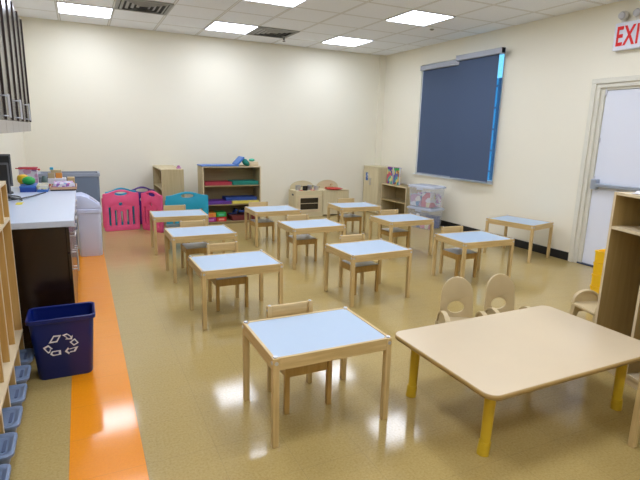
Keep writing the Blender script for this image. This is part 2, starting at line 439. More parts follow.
# exit sign
ex = thing('exit_sign', 'white exit sign box with red letters and two lamp heads above the door', 'sign', (XR, 3.44, 2.375))
MB().box(-.075, 0, -.205, .205, 0, .275, .008).build('housing', mat('sign_white', (.74, .76, .86), .4), ex)
cu = bpy.data.curves.new('t', 'FONT'); cu.body = 'EXIT'; cu.size = .27; cu.extrude = .002; cu.offset = .006; cu.align_x = 'CENTER'; cu.space_character = 1.12
ob = bpy.data.objects.new('t', cu); col.objects.link(ob)
me = bpy.data.meshes.new_from_object(ob.evaluated_get(bpy.context.evaluated_depsgraph_get())); bpy.data.objects.remove(ob)
t = MB(); tb = bmesh.new(); tb.from_mesh(me)
xs = [v.co.x for v in tb.verts]; ys = [v.co.y for v in tb.verts]; w_, h_ = max(xs)-min(xs), max(ys)-min(ys)
for v in tb.verts: v.co.x = (v.co.x-(max(xs)+min(xs))/2)*.345/w_; v.co.y = (v.co.y-min(ys))*.195/h_
# text reads towards -y when seen from -x
t._merge(tb, TR(-.0765, 0, .042) @ Matrix(((0, 0, -1, 0), (-1, 0, 0, 0), (0, 1, 0, 0), (0, 0, 0, 1))))
t.build('letters', 'exitred', ex)
for y in (.14, -.015):
    h = MB().cyl((-.05, y, .275), (-.05, y, .31), .018).sph((-.055, y, .345), .048, (1, 1, 1))
    hd = h.build('lamp_head', mat('lamp_cream', (.66, .64, .58), .4), ex, True)
    MB().lathe([(.038, 0), (.034, .012), (.01, .018)], T=TR(-.086, y, .342) @ RY(-1.75)).build('lens', mat('lens_grey', (.5, .5, .52), .15), hd, True)

# roller blinds
def blind(y0, y1, xf, zt, zb, gap, label):
    b_ = thing('roller_blind', label, 'blind', (xf, (y0+y1)/2, zt), 0, 'roller blinds on the window')
    h2 = (y1-y0)/2
    MB().box(-.035, .035, -h2, h2, -.075, 0, .008).build('cassette', 'cassette', b_)
    MB().box(.012, .016, -h2+gap, h2-.02, zb-zt+.01, -.06).build('shade', 'blind', b_)
    MB().box(.006, .022, -h2+gap, h2-.02, zb-zt, zb-zt+.012, .003).build('bottom_bar', 'cassette', b_)
    for s in (-h2+.004, h2-.004):
        MB().box(-.037, .037, s-.004, s+.004, -.077, .002, .001).build('end_cap', 'cassette', b_)
    if xf < XR-.06: MB().box(.03, XR-xf, -h2+.14, -h2+.17, -.06, -.01).box(.03, XR-xf, h2-.17, h2-.14, -.06, -.01).build('bracket', 'metal', b_)
blind(6.035, 6.995, XR-.036, 2.575, .815, .0, 'left slate blue roller blind with grey cassette, flat against the window')
blind(5.14, 6.03, XR-.12, 2.615, .815, .085, 'right slate blue roller blind mounted further out, with a blue gap of window beside it')

# ------------------------------------------------------------------ pine tables and chairs
def make_table():
    t = thing('activity_table', 'x', 'table', group='small pine activity tables with white tops')
    hx, hy, lw = .315, .24, .031
    for sx in (-1, 1):
        for sy in (-1, 1):
            x, y = sx*(hx-lw/2), sy*(hy-lw/2)
            lg = MB().box(x-lw/2, x+lw/2, y-lw/2, y+lw/2, 0, .448, .003).build('leg', 'pinez', t)
            c = MB().cyl((x, y, .446), (x, y, .4545), .011).cyl((x, sy*(hy-.002), .425), (x, sy*(hy+.003), .425), .009).cyl((sx*(hx-.002), y, .425), (sx*(hx+.003), y, .425), .009)
            c.build('bolt', 'metal', lg)
    for s in (-1, 1):
        y = s*(hy-.009)
        MB().box(-hx+lw, hx-lw, y-.008, y+.008, .388, .449, .002).build('side_rail', 'pinex', t)
        x = s*(hx-.009)
        MB().box(x-.008, x+.008, -hy+lw, hy-lw, .388, .449, .002).build('side_rail', 'piney', t)
    MB().box(-hx+.016, hx-.016, -hy+.016, hy-.016, .438, .4455).build('tabletop', 'white_panel', t)
    return t
def make_chair():
    c = thing('child_chair', 'x', 'chair', group='small pine chairs pushed under the white-topped tables')
    hw, d, lw = .135, .25, .026
    for s in (-1, 1):
        x = s*(hw-lw/2)
        MB().loft([[(x+a*lw/2, -.012+off+b_*lw/2, z) for a, b_ in ((-1, -1), (1, -1), (1, 1), (-1, 1))] for z, off in ((0, 0), (.27, 0), (.503, .014))]).build('leg', 'pinez', c)
        MB().box(x-lw/2, x+lw/2, -d-lw, -d, 0, .262, .002).build('leg', 'pochre_shade', c)  # front leg in the darker pine, its shade is in the colour
        MB().box(x-.009, x+.009, -d, -.026, .205, .262, .002).build('seat_rail', 'pochre_shade', c)
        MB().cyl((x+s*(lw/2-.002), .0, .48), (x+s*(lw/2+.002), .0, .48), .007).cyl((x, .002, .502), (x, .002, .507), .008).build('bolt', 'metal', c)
    MB().box(-hw+lw, hw-lw, -d-.020, -d-.004, .205, .262, .002).build('seat_rail', 'pochre_shade', c)
    MB().box(-hw+lw, hw-lw, -.024, -.006, .205, .262, .002).build('seat_rail', 'pochre_shade', c)
    MB().box(-hw+.01, hw-.01, -d-.016, -.026, .2625, .270, .002).build('seat', 'seat', c)
    b_ = MB().box(-hw+lw, hw-lw, -.009, .009, .432, .502, .004); b_.map(lambda v: Vector((v.x, v.y+.004, v.z)))
    b_.build('backrest', 'pinex', c)
    return c
T0 = make_table(); C0 = make_chair()
tabs = [
 (1.023, 2.129, -.3, 'nearest the camera', 'left of the big beige table', .997, 2.405, 0),
 (1.032, 3.634, .7, 'directly behind the nearest one', 'in the left column', 1.036, 4.02, 1.5),
 (1.031, 4.884, .4, 'third from the front', 'in the left column', 1.016, 5.165, 1.5),
 (1.019, 6.033, -1.9, 'last of the left column', 'before the turquoise panel', 1.024, 6.33, -1.5),
 (2.249, 6.071, -.1, 'last of the middle column', 'before the mat shelf', 2.142, 6.345, 0),
 (2.278, 4.910, .8, 'second of the middle column', 'right of centre', 2.233, 5.19, -1),
 (2.279, 3.676, 2.6, 'first of middle column', 'in the photo centre', 2.28, 3.97, 2.6),
 (3.499, 6.076, -2.5, 'last of the right column', 'before the toy kitchen', 3.517, 6.36, -3),
 (3.514, 4.924, .3, 'second of right column', 'before the clear tubs', 3.52, 5.21, 1),
 (3.566, 3.720, -2.0, 'first of right column', 'behind the toddler chairs', 3.53, 4.01, -1.5)]
for i, (x, y, a, w_, v_, cx, cy, ca) in enumerate(tabs):
    lb = f'white-topped pine table, {w_}, {v_}'; clb = f'small pine chair at the table {w_}, {v_}'
    if i == 0:
        T0.location = (x, y, 0); T0.rotation_euler.z = math.radians(a); T0['label'] = lb
        C0.location = (cx, cy, 0); C0.rotation_euler.z = math.radians(ca); C0['label'] = clb
    else:
        dup(T0, (x, y, 0), math.radians(a), lb); dup(C0, (cx, cy, 0), math.radians(ca), clb)
dup(T0, (4.857, 4.314, 0), math.radians(-77.4), 'small pine table with white top and no chair, standing against the right wall')
dup(T0, (2.60, .995, 0), 0, 'small pine table of which one leg shows at the lower right edge, before the locker')

# ------------------------------------------------------------------ big low table
bt = thing('low_table', 'large low rectangular beige table with rounded corners and yellow legs', 'table', (2.072, 1.715, 0))
tp = MB().flat([rrect(1.20, .74, .055, 8)], .024, T=TR(0, 0, .368), bev=.002).build('tabletop', 'tabletop', bt)
MB().flat([rrect(1.206, .746, .058, 8), rrect(1.198, .738, .054, 8)], .022, T=TR(0, 0, .3675)).build('edge_band', 'tableedge', tp)
for sx in (-1, 1):
    for sy in (-1, 1):
        x, y = sx*.485, .035+sy*.28
        lg = MB().cyl((x*.985, y, .06), (x*.97, y, .354), .024, .027, 20).build('leg', 'yellowleg', bt, True)
        MB().cyl((x, y, 0), (x*.985, y, .065), .029, .028, 20).build('foot', 'yellowleg', lg, True)
        MB().box(x*.97-.045, x*.97+.045, y-.04, y+.04, .348, .354, .002).build('mounting_plate', 'metal', lg)

# ------------------------------------------------------------------ moulded toddler armchairs
def make_armchair():
    c = thing('toddler_chair', 'x', 'chair', group='beige moulded toddler chairs')
    # backrest outline (x, z) from the seat to the rounded top
    R = []
    n = 20
    for i in range(n+1):
        a = PI*i/n
        R.append((.114*math.cos(a), .345+.125*math.sin(a)))
    out = [(.120, .155)] + R + [(-.120, .155)]
    hole = ell(0, .250, .060, .043, 20)
    bk = MB()
    bk.flat([out, hole], .018, bev=.004)
    bmesh.ops.triangulate(bk.bm, faces=bk.bm.faces)
    bmesh.ops.subdivide_edges(bk.bm, edges=[e for e in bk.bm.edges if e.calc_length() > .05], cuts=2)
    bk.map(lambda v: Vector((v.x, -v.z+.012+(v.y-.20)*.06-5*v.x*v.x*.35, v.y)))
    bmesh.ops.recalc_face_normals(bk.bm, faces=bk.bm.faces)
    bk.build('backrest', 'beigep', c, True)
    s = MB().loft([[(x*k, y*k-.145, z) for x, y in rrect(.29, .29, .05, 5)] for k, z in ((.94, .152), (1, .160), (1, .173), (.95, .180))])
    s.build('seat', 'beigep', c, True)
    for sx in (-1, 1):
        x = sx*.134
        pts = [(x, -.055, .17)]
        for i in range(13):
            a = PI*i/12
            pts.append((x, -.170+.105*math.cos(a), .190+.080*math.sin(a)))
        pts.append((x, -.280, .17))
        ar = MB().band(pts, .032, .014).build('armrest', 'beigep', c, True)
        po = [(p[1], p[2]) for p in pts]
        MB().flat([po], .008, T=TR(x+sx*.004, 0, 0) @ Matrix(((0, 0, 1, 0), (1, 0, 0, 0), (0, 1, 0, 0), (0, 0, 0, 1)))).build('arm_panel', 'beigep', ar)
        for y, dy in ((-.255, -.02), (-.04, .03)):
            MB().loft([[(x*.93+sx*o+a*w1, y+dy*(1-k)+b_*w1*1.2, z) for a, b_ in ((-1, -1), (1, -1), (1, 1), (-1, 1))] for z, k, w1, o in ((0, 0, .013, .012), (.160, 1, .022, 0))]).build('leg', 'beigep', c)
        MB().box(x*.93-.006, x*.93+.006, -.23, -.06, .10, .155, .002).build('side_panel', 'beigep', c)
    return c
A0 = make_armchair()
A0.location = (2.335, 2.545, 0); A0.rotation_euler.z = math.radians(-24); A0['label'] = 'beige moulded toddler chair, left of the pair behind the big low table'
dup(A0, (2.69, 2.49, 0), math.radians(-16), 'beige moulded toddler chair, right of the pair behind the big low table')
dup(A0, (3.68, 2.235, 0), math.radians(-108), 'beige moulded toddler armchair beside the open locker, turned sideways')

# ------------------------------------------------------------------ open locker on the right
lk = thing('open_locker', 'open light wood locker unit with shelf and dark interior, right of the big table', 'locker', (2.965, 1.93, 0), math.radians(-16))
# local: +y points away along the front face (unit spans y -0.62..0), depth along +x
D_, L_, Hh = .36, .62, 1.13
t_ = .018
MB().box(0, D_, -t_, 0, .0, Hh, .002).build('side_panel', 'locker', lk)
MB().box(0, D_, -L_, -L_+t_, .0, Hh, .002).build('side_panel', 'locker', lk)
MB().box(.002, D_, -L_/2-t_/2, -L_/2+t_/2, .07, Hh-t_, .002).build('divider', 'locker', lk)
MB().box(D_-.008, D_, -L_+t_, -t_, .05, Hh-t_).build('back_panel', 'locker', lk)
MB().box(0, D_, -L_+t_, -t_, Hh-t_, Hh, .002).build('top_panel', 'edge', lk)
MB().box(0, D_-.01, -L_+t_, -t_, .05, .068, .002).build('bottom_panel', 'edge', lk)
MB().box(.01, .028, -L_+t_, -t_, 0, .05).build('plinth', 'edge', lk)
for k in (0, 1):
    y0 = -L_/2*(k+1)+t_; y1 = -L_/2*k-t_
    MB().box(.0, D_-.01, y0, y1, .90, .918, .002).build('shelf', 'edge', lk)
    for yy in (y0+.07, y1-.07):
        MB().tube([(D_-.010, yy, .84), (D_-.035, yy, .835), (D_-.045, yy, .81), (D_-.035, yy, .79), (D_-.05, yy, .80)], .004).build('coat_hook', 'metal', lk)
for (y, z0) in ((-t_, 0), (-L_, 0), (-L_/2-t_/2, .07)):
    MB().box(-.002, .0, y, y+t_, z0, Hh).build('edge_band', 'edge', lk)
pp = MB()
for k in range(5):
    pp.box(-.105, .105, -.14, .14, .0012*k, .0012*k+.001, T=RZ(.1*k-.2))
o = pp.build('paper_stack', 'paper', loc=(3.10, 1.72, Hh)); o.rotation_euler.z = .3
tag(o, 'loose white papers lying on top of the open locker', 'paper')

# yellow stacked tubs by the door
y0 = None
for k, wd in enumerate(('bottom', 'second from bottom', 'second from top', 'top')):
    lb = f'yellow plastic tub by the white door, {wd} of the stack'
    if k == 0:
        y0 = thing('yellow_tub', lb, 'tub', (4.36, 2.73, 0), 0, 'stack of yellow tubs by the door')
        MB().loft([[(x*k_, y*k_, z) for x, y in rrect(.27, .27, .03, 4)] for k_, z in ((.955, 0), (.975, .09), (.975, .105), (.90, .105), (.88, .012))]).build('body', 'yellow', y0, True)
        MB().loft([[(x*k_, y*k_, z) for x, y in rrect(.27, .27, .03, 4)] for k_, z in ((1, .094), (1, .108), (.88, .108), (.88, .094))], closed=True, cap=False).build('rim', 'yellow', y0, True)
    else: dup(y0, (4.36, 2.73, .112*k), .0, lb)

# ------------------------------------------------------------------ left side: cubby unit with tubs
cb = thing('cubby_unit', 'open wooden cubby unit with narrow compartments along the left wall', 'cubby unit', (XL+.005, 1.585, 0))
W, n, pit = .335, 7, .225
L_ = n*pit
MB().box(0, W-.01, .0, L_, .026, .044).build('bottom_panel', 'cub', cb)
MB().box(0, .008, .0, L_, .02, 1.14).build('back_panel', 'cub', cb)
MB().box(0, W, 0, L_, 1.123, 1.14, .002).build('top_panel', 'edge', cb)
MB().box(0, W+.004, .009, L_-.009, .262, .280, .002).build('bench_shelf', 'edge', cb)
MB().box(0, W, .009, L_-.009, .925, .942, .002).build('shelf', 'edge', cb)
for k in range(n+1):
    y = k*pit
    nm = 'side_panel' if k in (0, n) else 'divider'
    a0, a1 = (y-.009, y+.009)
    if k == 0: a0, a1 = 0, .018
    if k == n: a0, a1 = L_-.018, L_
    z1 = 1.122
    if nm == 'side_panel':
        p_ = MB().box(0.008, W-.001, a0, a1, 0, z1, .001).build(nm, 'cub', cb)
        MB().box(W-.001, W+.001, a0, a1, 0, z1).build('edge_band', 'edge', p_)
    else:
        for za, zb, dd in ((.0, .026, W-.02), (.044, .262, W), (.280, .925, W-.012), (.942, 1.122, W)):
            if za == 0: continue
            p_ = MB().box(0.008, dd-.001, a0, a1, za, zb).build(nm, 'cub', cb)
            MB().box(dd-.001, dd+.001, a0, a1, za, zb).build('edge_band', 'edge', p_)
pos = ['nearest the camera', 'second from the camera', 'third from the camera', 'fourth from the camera', 'fifth from the camera', 'sixth, beside the recycling bin', 'last, in the shade by the bin']
tb = None
for k in range(n):
    lb = 'slate blue lidded tub in the cubby unit, '+pos[k]
    loc = (XL+.03, 1.585+pit*(k+.5), .045)
    if k == 0:
        tb = thing('storage_tub', lb, 'tub', loc, 0, 'slate blue tubs in the cubby unit')
        x0, x1, hw = .01, .365, .093
        def ring(e, z, dx=0): return [(x+ (x0+x1)/2+dx, y, z) for x, y in rrect((x1-x0)+2*e, 2*hw+2*e, .03, 5)]
        MB().loft([ring(-.035, 0), ring(-.012, .095), ring(-.012, .10), ring(-.02, .10), ring(-.04, .008)]).build('body', 'tub', tb, True)
        ld = MB().loft([ring(-.004, .098), ring(.0, .100), ring(.0, .112), ring(-.010, .116), ring(-.022, .110), ring(-.026, .106)]).build('lid', 'tub', tb, True)
        MB().loft([[(x+.325, y, z) for x, y in rrect(.014, .085, .006, 4)] for z in (.104, .1085)]).build('handle_slot_shade', 'tubshade', ld)
    else: dup(tb, loc, 0, lb)

# recycling bin
rb = thing('recycling_bin', 'dark blue recycling bin with white arrows symbol standing by the counter end', 'bin', (-.166, 3.09, 0))
def rr(w, d, z, y=0, r=.03): return [(x, yy+y, z) for x, yy in rrect(w, d, r, 5)]
MB().loft([rr(.272, .155, 0), rr(.285, .165, .01), rr(.333, .222, .362), rr(.327, .216, .364), rr(.265, .145, .012)]).build('body', 'blue_bin', rb, True)
MB().loft([rr(.335, .224, .352), rr(.354, .243, .356), rr(.356, .245, .378), rr(.345, .234, .382), rr(.326, .215, .378), rr(.326, .215, .352)], closed=True, cap=False).build('rim', 'blue_bin', rb, True)
sy = MB()
def T2(pts, a): return [(x*math.cos(a)-y*math.sin(a), x*math.sin(a)+y*math.cos(a)) for x, y in pts]
def shrink(p, k=.58):
    cx = sum(q[0] for q in p)/len(p); cy = sum(q[1] for q in p)/len(p)
    return [(cx+(q[0]-cx)*k, cy+(q[1]-cy)*k) for q in p]
for P_ in ([(188,222),(209,187),(240,188),(222,221)], [(243,190),(262,184),(280,202),(286,196),(281,217),(254,213),(262,207)],
           [(270,229),(292,214),(307,238),(286,250)], [(304,255),(291,279),(268,278),(264,289),(248,272),(262,254),(266,262)],
           [(189,276),(198,262),(233,262),(233,284),(200,286)], [(164,240),(186,229),(202,250),(195,252),(190,268),(182,270),(172,254)]):
    q = [((x-236)*.00128, (238-y)*.00128) for x, y in P_]
    sy.flat([q, shrink(q, .60)], .001)
sl = math.atan((.222-.165)/2/.352)
sy.map(lambda v: v)
MBt = sy.bm
bmesh.ops.transform(MBt, matrix=TR(-.012, -.0825-.0293*.5-.0135, .215) @ RX(PI/2+sl), verts=MBt.verts)
sy.build('recycling_symbol', 'sym', rb)

# base cabinets and worktop
CY0, CY1, CX = 3.38, 5.43, -.10
cw = (CY1-CY0)/3
cab = None
for k, w_ in enumerate(('nearest, behind the recycling bin', 'middle one', 'far one, beside the white trash bin')):
    lb = 'dark brown base cabinet under the white worktop, '+w_
    loc = (XL+.004, CY0+cw*k, 0)
    if k == 0:
        cab = thing('base_cabinet', lb, 'cabinet', loc, 0, 'dark base cabinets under the worktop')
        d = CX-XL-.024
        MB().box(0, d, .001, cw-.001, .09, .828, .002).box(.02, d-.05, .002, cw-.002, 0, .09).build('body', 'espresso', cab)
        for j in (0, 1):
            ya, yb = j*cw/2+.003, (j+1)*cw/2-.003
            dw = MB().box(d+.001, d+.020, ya, yb, .665, .822, .002).build('drawer', 'espresso', cab)
            m = (ya+yb)/2
            MB().cyl((d+.05, m-.065, .745), (d+.05, m+.065, .745), .005).cyl((d+.02, m-.05, .745), (d+.05, m-.05, .745), .004).cyl((d+.02, m+.05, .745), (d+.05, m+.05, .745), .004).build('handle', 'metal', dw, True)
            dd = MB().box(d+.001, d+.020, ya, yb, .095, .655, .002).build('door', 'espresso', cab)
            m = yb-.035 if j == 0 else ya+.035
            MB().cyl((d+.05, m, .46), (d+.05, m, .61), .005).cyl((d+.02, m, .475), (d+.05, m, .475), .004).cyl((d+.02, m, .595), (d+.05, m, .595), .004).build('handle', 'metal', dd, True)
    else: dup(cab, loc, 0, lb)
wt = MB().box(XL+.003, -.066, CY0-.02, CY1+.01, .830, .870, .004).build('worktop', 'worktop')
tag(wt, 'long white worktop over the dark base cabinets on the left', 'worktop')

# upper cabinets
uc = None
UP = ('last of the row, nearest the back wall', 'second from the back wall', 'third from the back wall', 'fourth from the back wall')
for k in range(4):
    loc = (XL+.004, 4.712-.704*k, 1.39); lb = 'dark two-door wall cabinet with bar handles, '+UP[k]
    if k == 0:
        uc = thing('wall_cabinet', lb, 'cabinet', loc, 0, 'wall cabinets above the worktop')
        MB().box(0, .295, .001, .703, 0, .98, .001).build('body', 'espresso', uc)
        for j in (0, 1):
            ya = j*.352+.004; yb = ya+.344
            dd = MB().box(.296, .312, ya, yb, .082, .978, .0015).build('door', 'espresso', uc)
            MB().box(.312, .3215, yb-.014, yb, .082, .978, .001).build('edge_strip', 'strip', dd)
            MB().box(.296, .312, ya, yb, 0, .078, .001).build('valance', 'valance', uc)
            m = yb-.03 if j == 0 else ya+.03
            m = .352-.03 if j == 0 else .352+.03
            MB().cyl((.338, m, .095), (.338, m, .235), .004).cyl((.312, m, .105), (.338, m, .105), .0035).cyl((.312, m, .225), (.338, m, .225), .0035).build('handle', 'metal', dd, True)
    else: dup(uc, loc, 0, lb)

# ------------------------------------------------------------------ things on the worktop
WT = .870
def monitor(x, y, z0, w, h, rz, tilt, label):
    m = thing('computer_monitor', label, 'monitor', (x, y, WT), rz, 'black monitors on the worktop')
    T = TR(0, 0, z0) @ RX(tilt)
    sc = MB().box(-w/2, w/2, -.012, .016, 0, h, .006, T=T).build('screen_housing', 'black', m)
    MB().box(-w/2, w/2, -.015, -.012, 0, h, T=T).build('bezel', mat('grey_bezel', (.12, .12, .13), .4), sc)
    MB().box(-w/2+.012, w/2-.012, -.0165, -.0145, .015, h-.015, T=T).build('screen', 'black', sc)
    MB().loft([[(x_, y_, z) for x_, y_ in rrect(.16, .12, .03, 4)] for z in (0, .012)]).build('base', 'black', m)
    MB().box(-.02, .02, .0, .02, .01, z0+.08, .003).build('stand', 'black', m)
monitor(-.625, 4.90, .06, .17, .27, .2, 0.0, 'taller black monitor at the left edge on the white worktop, standing behind another')
monitor(-.610, 4.55, .03, .18, .25, .15, 0.0, 'lower black monitor in front on the white worktop, at the left edge')
pts = []
for i in range(40):
    a = 2*PI*i/22
    pts.append((-.51+.075*math.cos(a)*(1-.004*i), 4.37+.09*math.sin(a), WT+.006+.0009*i))
pts += [(-.44, 4.42, WT+.014), (-.38, 4.60, WT+.007), (-.33, 4.78, WT+.006), (-.30, 4.86, WT+.006)]
tag(MB().tube(pts, .0055).build('cable', 'dgreen' if False else 'black', smooth=True), 'black cable coiled in front of the monitors on the worktop', 'cable')
o = MB().flat([[(-.022, -.05), (.0, -.065), (.022, -.05), (.018, .02), (.024, .06), (-.005, .055), (-.018, .06), (-.024, .01)]], .002).build('sticky_note', mat('note_yellow', (.85, .72, .02), .6), loc=(-.437, 4.22, WT+.001))
tag(o, 'small yellow paper scrap lying on the white worktop', 'note')
def boxy(name, x0, x1, y0, y1, z0, z1, m, label, cat, lid=None, rz=0, group=None):
    cx, cy = (x0+x1)/2, (y0+y1)/2; a, b_ = (x1-x0)/2, (y1-y0)/2
    if lid:
        o = thing(name, label, cat, (cx, cy, z0), rz, group)
        MB().box(-a, a, -b_, b_, 0, (z1-z0)*.72, .002).build('body', m, o)
        MB().box(-a-.002, a+.002, -b_-.002, b_+.002, (z1-z0)*.72, z1-z0, .002).build('lid', lid, o)
        return o
    o = MB().box(-a, a, -b_, b_, 0, z1-z0, .002).build(name, m, loc=(cx, cy, z0)); o.rotation_euler.z = rz
    return tag(o, label, cat, group)
boxy('game_box', -.50, -.375, 4.95, 5.22, WT, WT+.052, 'blue', 'flat blue box beneath the green ball on the worktop', 'box', 'mblue')
boxy('puzzle_box', -.370, -.285, 4.93, 5.20, WT+.0, WT+.022, 'mblue', 'thin blue box under the yellow printed one on the worktop', 'box')
boxy('puzzle_box', -.372, -.286, 4.94, 5.20, WT+.022, WT+.058, 'print_yel', 'yellow and white printed box right of the blue box on the worktop', 'box')
o = MB().sph((0, 0, 0), .048, (1.1, 1, .80)).build('toy_ball', 'green', smooth=True, loc=(-.435, 5.06, WT+.052+.0385)); tag(o, 'green plastic ball in front of the yellow one on the worktop', 'ball')
o = MB().lathe([(.026, 0), (.042, .018), (.048, .05), (.04, .075), (.016, .085)]).build('toy_helmet', 'yellow', smooth=True, loc=(-.490, 5.175, WT+.052)); tag(o, 'yellow rounded plastic toy behind the green ball', 'toy')
pk = thing('craft_box', 'pink and lavender printed box standing behind the green ball', 'box', (-.455, 5.345, WT))
MB().box(-.075, .075, -.04, .04, 0, .185, .003).build('body', 'print_pink', pk)
MB().box(-.078, .078, -.043, .043, .178, .190, .002).build('lid', 'crimson', pk)
tag(MB().cyl((-.55, 5.27, WT+.185), (-.365, 5.28, WT+.172), .005).sph((-.362, 5.28, WT+.172), .010).build('toy_wand', 'red', smooth=True), 'thin red stick leaning across the pink printed box', 'stick')
o = MB().lathe([(.022, 0), (.026, .03), (.018, .055), (.012, .06)]).build('glue_bottle', mat('grey_green', (.10, .16, .15), .4), smooth=True, loc=(-.325, 5.26, WT)); o.scale = (1.1, 1.1, 1.9)
tag(o, 'small grey green jar right of the pink printed box', 'jar')
o = MB().sph((0, 0, 0), .018).build('toy_bead', 'red', smooth=True, loc=(-.282, 5.28, WT+.018)); tag(o, 'small red bead beside the craft tray', 'bead')
tr = thing('craft_tray', 'shallow wooden tray with dark base full of papers at the far end of the worktop', 'tray', (-.155, 5.15, WT))
MB().box(-.115, .095, -.15, .15, 0, .012, .002).build('base', 'black', tr)
MB().box(-.12, .10, -.155, -.147, .012, .034, .001).box(-.12, .10, .147, .155, .012, .034, .001).box(-.12, -.112, -.147, .147, .012, .034, .001).box(.092, .10, -.147, .147, .012, .034, .001).build('rim', mat('tray_tan', (.58, .36, .22), .5), tr)
o = MB().box(-.09, .09, -.13, .13, 0, .024, .001).box(-.08, .08, -.12, .12, .024, .05, .001, T=RZ(.06)).build('coloring_book', 'print_mix', loc=(-.163, 5.15, WT+.013))
tag(o, 'pile of colourful picture sheets lying in the craft tray', 'papers')
boxy('card_box', -.135, -.072, 5.31, 5.40, WT, WT+.092, 'pinex', 'small tan box at the far corner of the worktop', 'box')
for k, (x, y, z, sx, sz, mm, cc) in enumerate(((-.268, 5.35, 0, .055, .05, 'birchx', 'plain wood'), (-.205, 5.36, 0, .055, .05, 'orange', 'orange'), (-.225, 5.36, .05, .09, .03, 'birchx', 'flat wood'), (-.262, 5.355, .08, .03, .022, 'teal', 'turquoise'), (-.175, 5.255, .063, .04, .04, 'birchz', 'square tan'))):
    if k == 4: continue
    o = MB().box(-sx/2, sx/2, -.03, .03, 0, sz, .003).build('toy_block', mm, loc=(x, y, WT+.085+z))
    tag(o, f'{cc} toy block in the little heap at the far end of the worktop', 'block', 'toy blocks on the worktop')

boxy('card_box', -.30, -.145, 5.315, 5.405, WT, WT+.085, 'paper', 'white flat box under the toy blocks at the far end of the worktop', 'box')

# ------------------------------------------------------------------ bins beyond the counter
tr = thing('trash_bin', 'slim white trash bin with sloping lid standing at the end of the counter', 'bin', (.03, 6.17, 0))
def rz_(w, d, z, r=.04, y=0): return [(x, yy+y, z) for x, yy in rrect(w, d, r, 5)]
MB().loft([rz_(.23, .32, 0), rz_(.24, .33, .01), rz_(.255, .352, .50)]).build('body', 'lavender', tr, True)
MB().loft([rz_(.258, .356, .495), rz_(.275, .372, .50), rz_(.275, .372, .54), rz_(.262, .36, .545)]).build('rim', 'lavender', tr, True)
prof = [(-.134, .545), (-.134, .66), (-.11, .695), (-.06, .70), (.0, .675), (.07, .625), (.13, .57), (.134, .545)]
MB().flat([prof], .356, T=STAND, bev=.012).build('lid', 'lavender', tr, True)
MB().box(-.045, .045, -.09, .09, -.002, .004, .002, T=TR(.062, 0, .633) @ RY(math.radians(38))).build('push_flap', mat('flap_grey', (.5, .5, .6), .4), tr)
gb = thing('grey_container', 'tall slate grey plastic container standing behind the white trash bin', 'container', (-.145, 6.74, 0))
MB().loft([rz_(.60, .30, 0, .03), rz_(.63, .33, .04, .03), rz_(.655, .36, .86, .03), rz_(.62, .325, .86, .03), rz_(.56, .26, .05, .03)]).build('body', 'greybin', gb)
MB().loft([rz_(.66, .364, .855, .03), rz_(.675, .38, .86, .03), rz_(.675, .38, .895, .03), rz_(.63, .335, .895, .03), rz_(.62, .326, .855, .03)], closed=True, cap=False).build('rim', 'greyrim', gb)

# ------------------------------------------------------------------ play yard panels
def gate(name_m, x, y, w, rz, label, slots=True, circ=True, h=.535):
    o = thing('play_panel', label, 'play panel', (x, y, 0), rz, 'plastic play yard panels')
    top = []
    for i in range(17):
        u = -1+2*i/16
        top.append((u*w*.5*.97, h+.052*(math.cos(PI*u)*.5+.5)))
    out = [(-w/2, .02), (-w/2+.02, 0), (w/2-.02, 0), (w/2, .02), (w/2, h-.02)] + top[::-1] + [(-w/2, h-.02)]
    holes = [[(p[0], p[1]) for p in ell(0, h-.005, .088, .028, 20)]]
    if circ: holes.append(ell(-.01, .385, .026, .026, 16))
    if slots:
        for k in range(5):
            cx = (k-2)*w*.165; z1 = .345 if abs(k-2) == 2 else (.30 if k in (1, 3) else .28)
            holes.append(rrect(.030, z1-.075, .012, 4, cx, (z1+.075)/2))
    pn = MB().flat([out]+holes, .036, T=STAND, bev=.005).build('panel', name_m, o, True)
    MB().cyl((-w/2, 0, .06), (-w/2, 0, h-.06), .014).build('hinge_pin', name_m, o, True)
    return o
def gate2(m, p, q, label, **k):
    (x0, y0), (x1, y1) = p, q
    w = math.hypot(x1-x0, y1-y0)
    return gate(m, (x0+x1)/2, (y0+y1)/2, w-.03, math.atan2(y1-y0, x1-x0), label, **k)
gate2('pink', (.215, 7.44), (.725, 7.50), 'pink plastic play panel with slots, next to the grey container')
gate2('pink', (.745, 7.47), (.985, 7.07), 'pink plastic play panel set at an angle, beside the turquoise one')
gate2('teal', (1.005, 7.02), (1.62, 7.00), 'turquoise plastic play panel standing in front of the shelves', circ=False)
gate2('teal', (.26, 7.66), (.72, 7.80), 'turquoise play panel showing through the holes of the pink one')
gate2('purple', (.60, 7.90), (1.00, 7.88), 'purple play panel standing behind the pink ones near the wall', h=.53)

# ------------------------------------------------------------------ shelf units along the back
def shelf_box(name, label, loc, rz, w, d, h, zs, group=None, cat='shelf', t=.018, m='birchx'):
    o = thing(name, label, cat, loc, rz, group)
    MB().box(0, t, 0, d, 0, h, .002).build('side_panel', 'birchz', o)
    MB().box(w-t, w, 0, d, 0, h, .002).build('side_panel', 'birchz', o)
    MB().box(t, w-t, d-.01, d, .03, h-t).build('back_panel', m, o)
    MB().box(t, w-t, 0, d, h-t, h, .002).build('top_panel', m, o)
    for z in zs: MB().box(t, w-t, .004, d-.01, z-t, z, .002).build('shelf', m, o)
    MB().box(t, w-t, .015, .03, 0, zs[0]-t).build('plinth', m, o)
    for x in (0, w-t):
        MB().box(x, x+t, -.0015, 0, 0, h).build('edge_band', 'edge', o)
    MB().box(t, w-t, -.0015, 0, h-t, h).build('edge_band', 'edge', o)
    return o
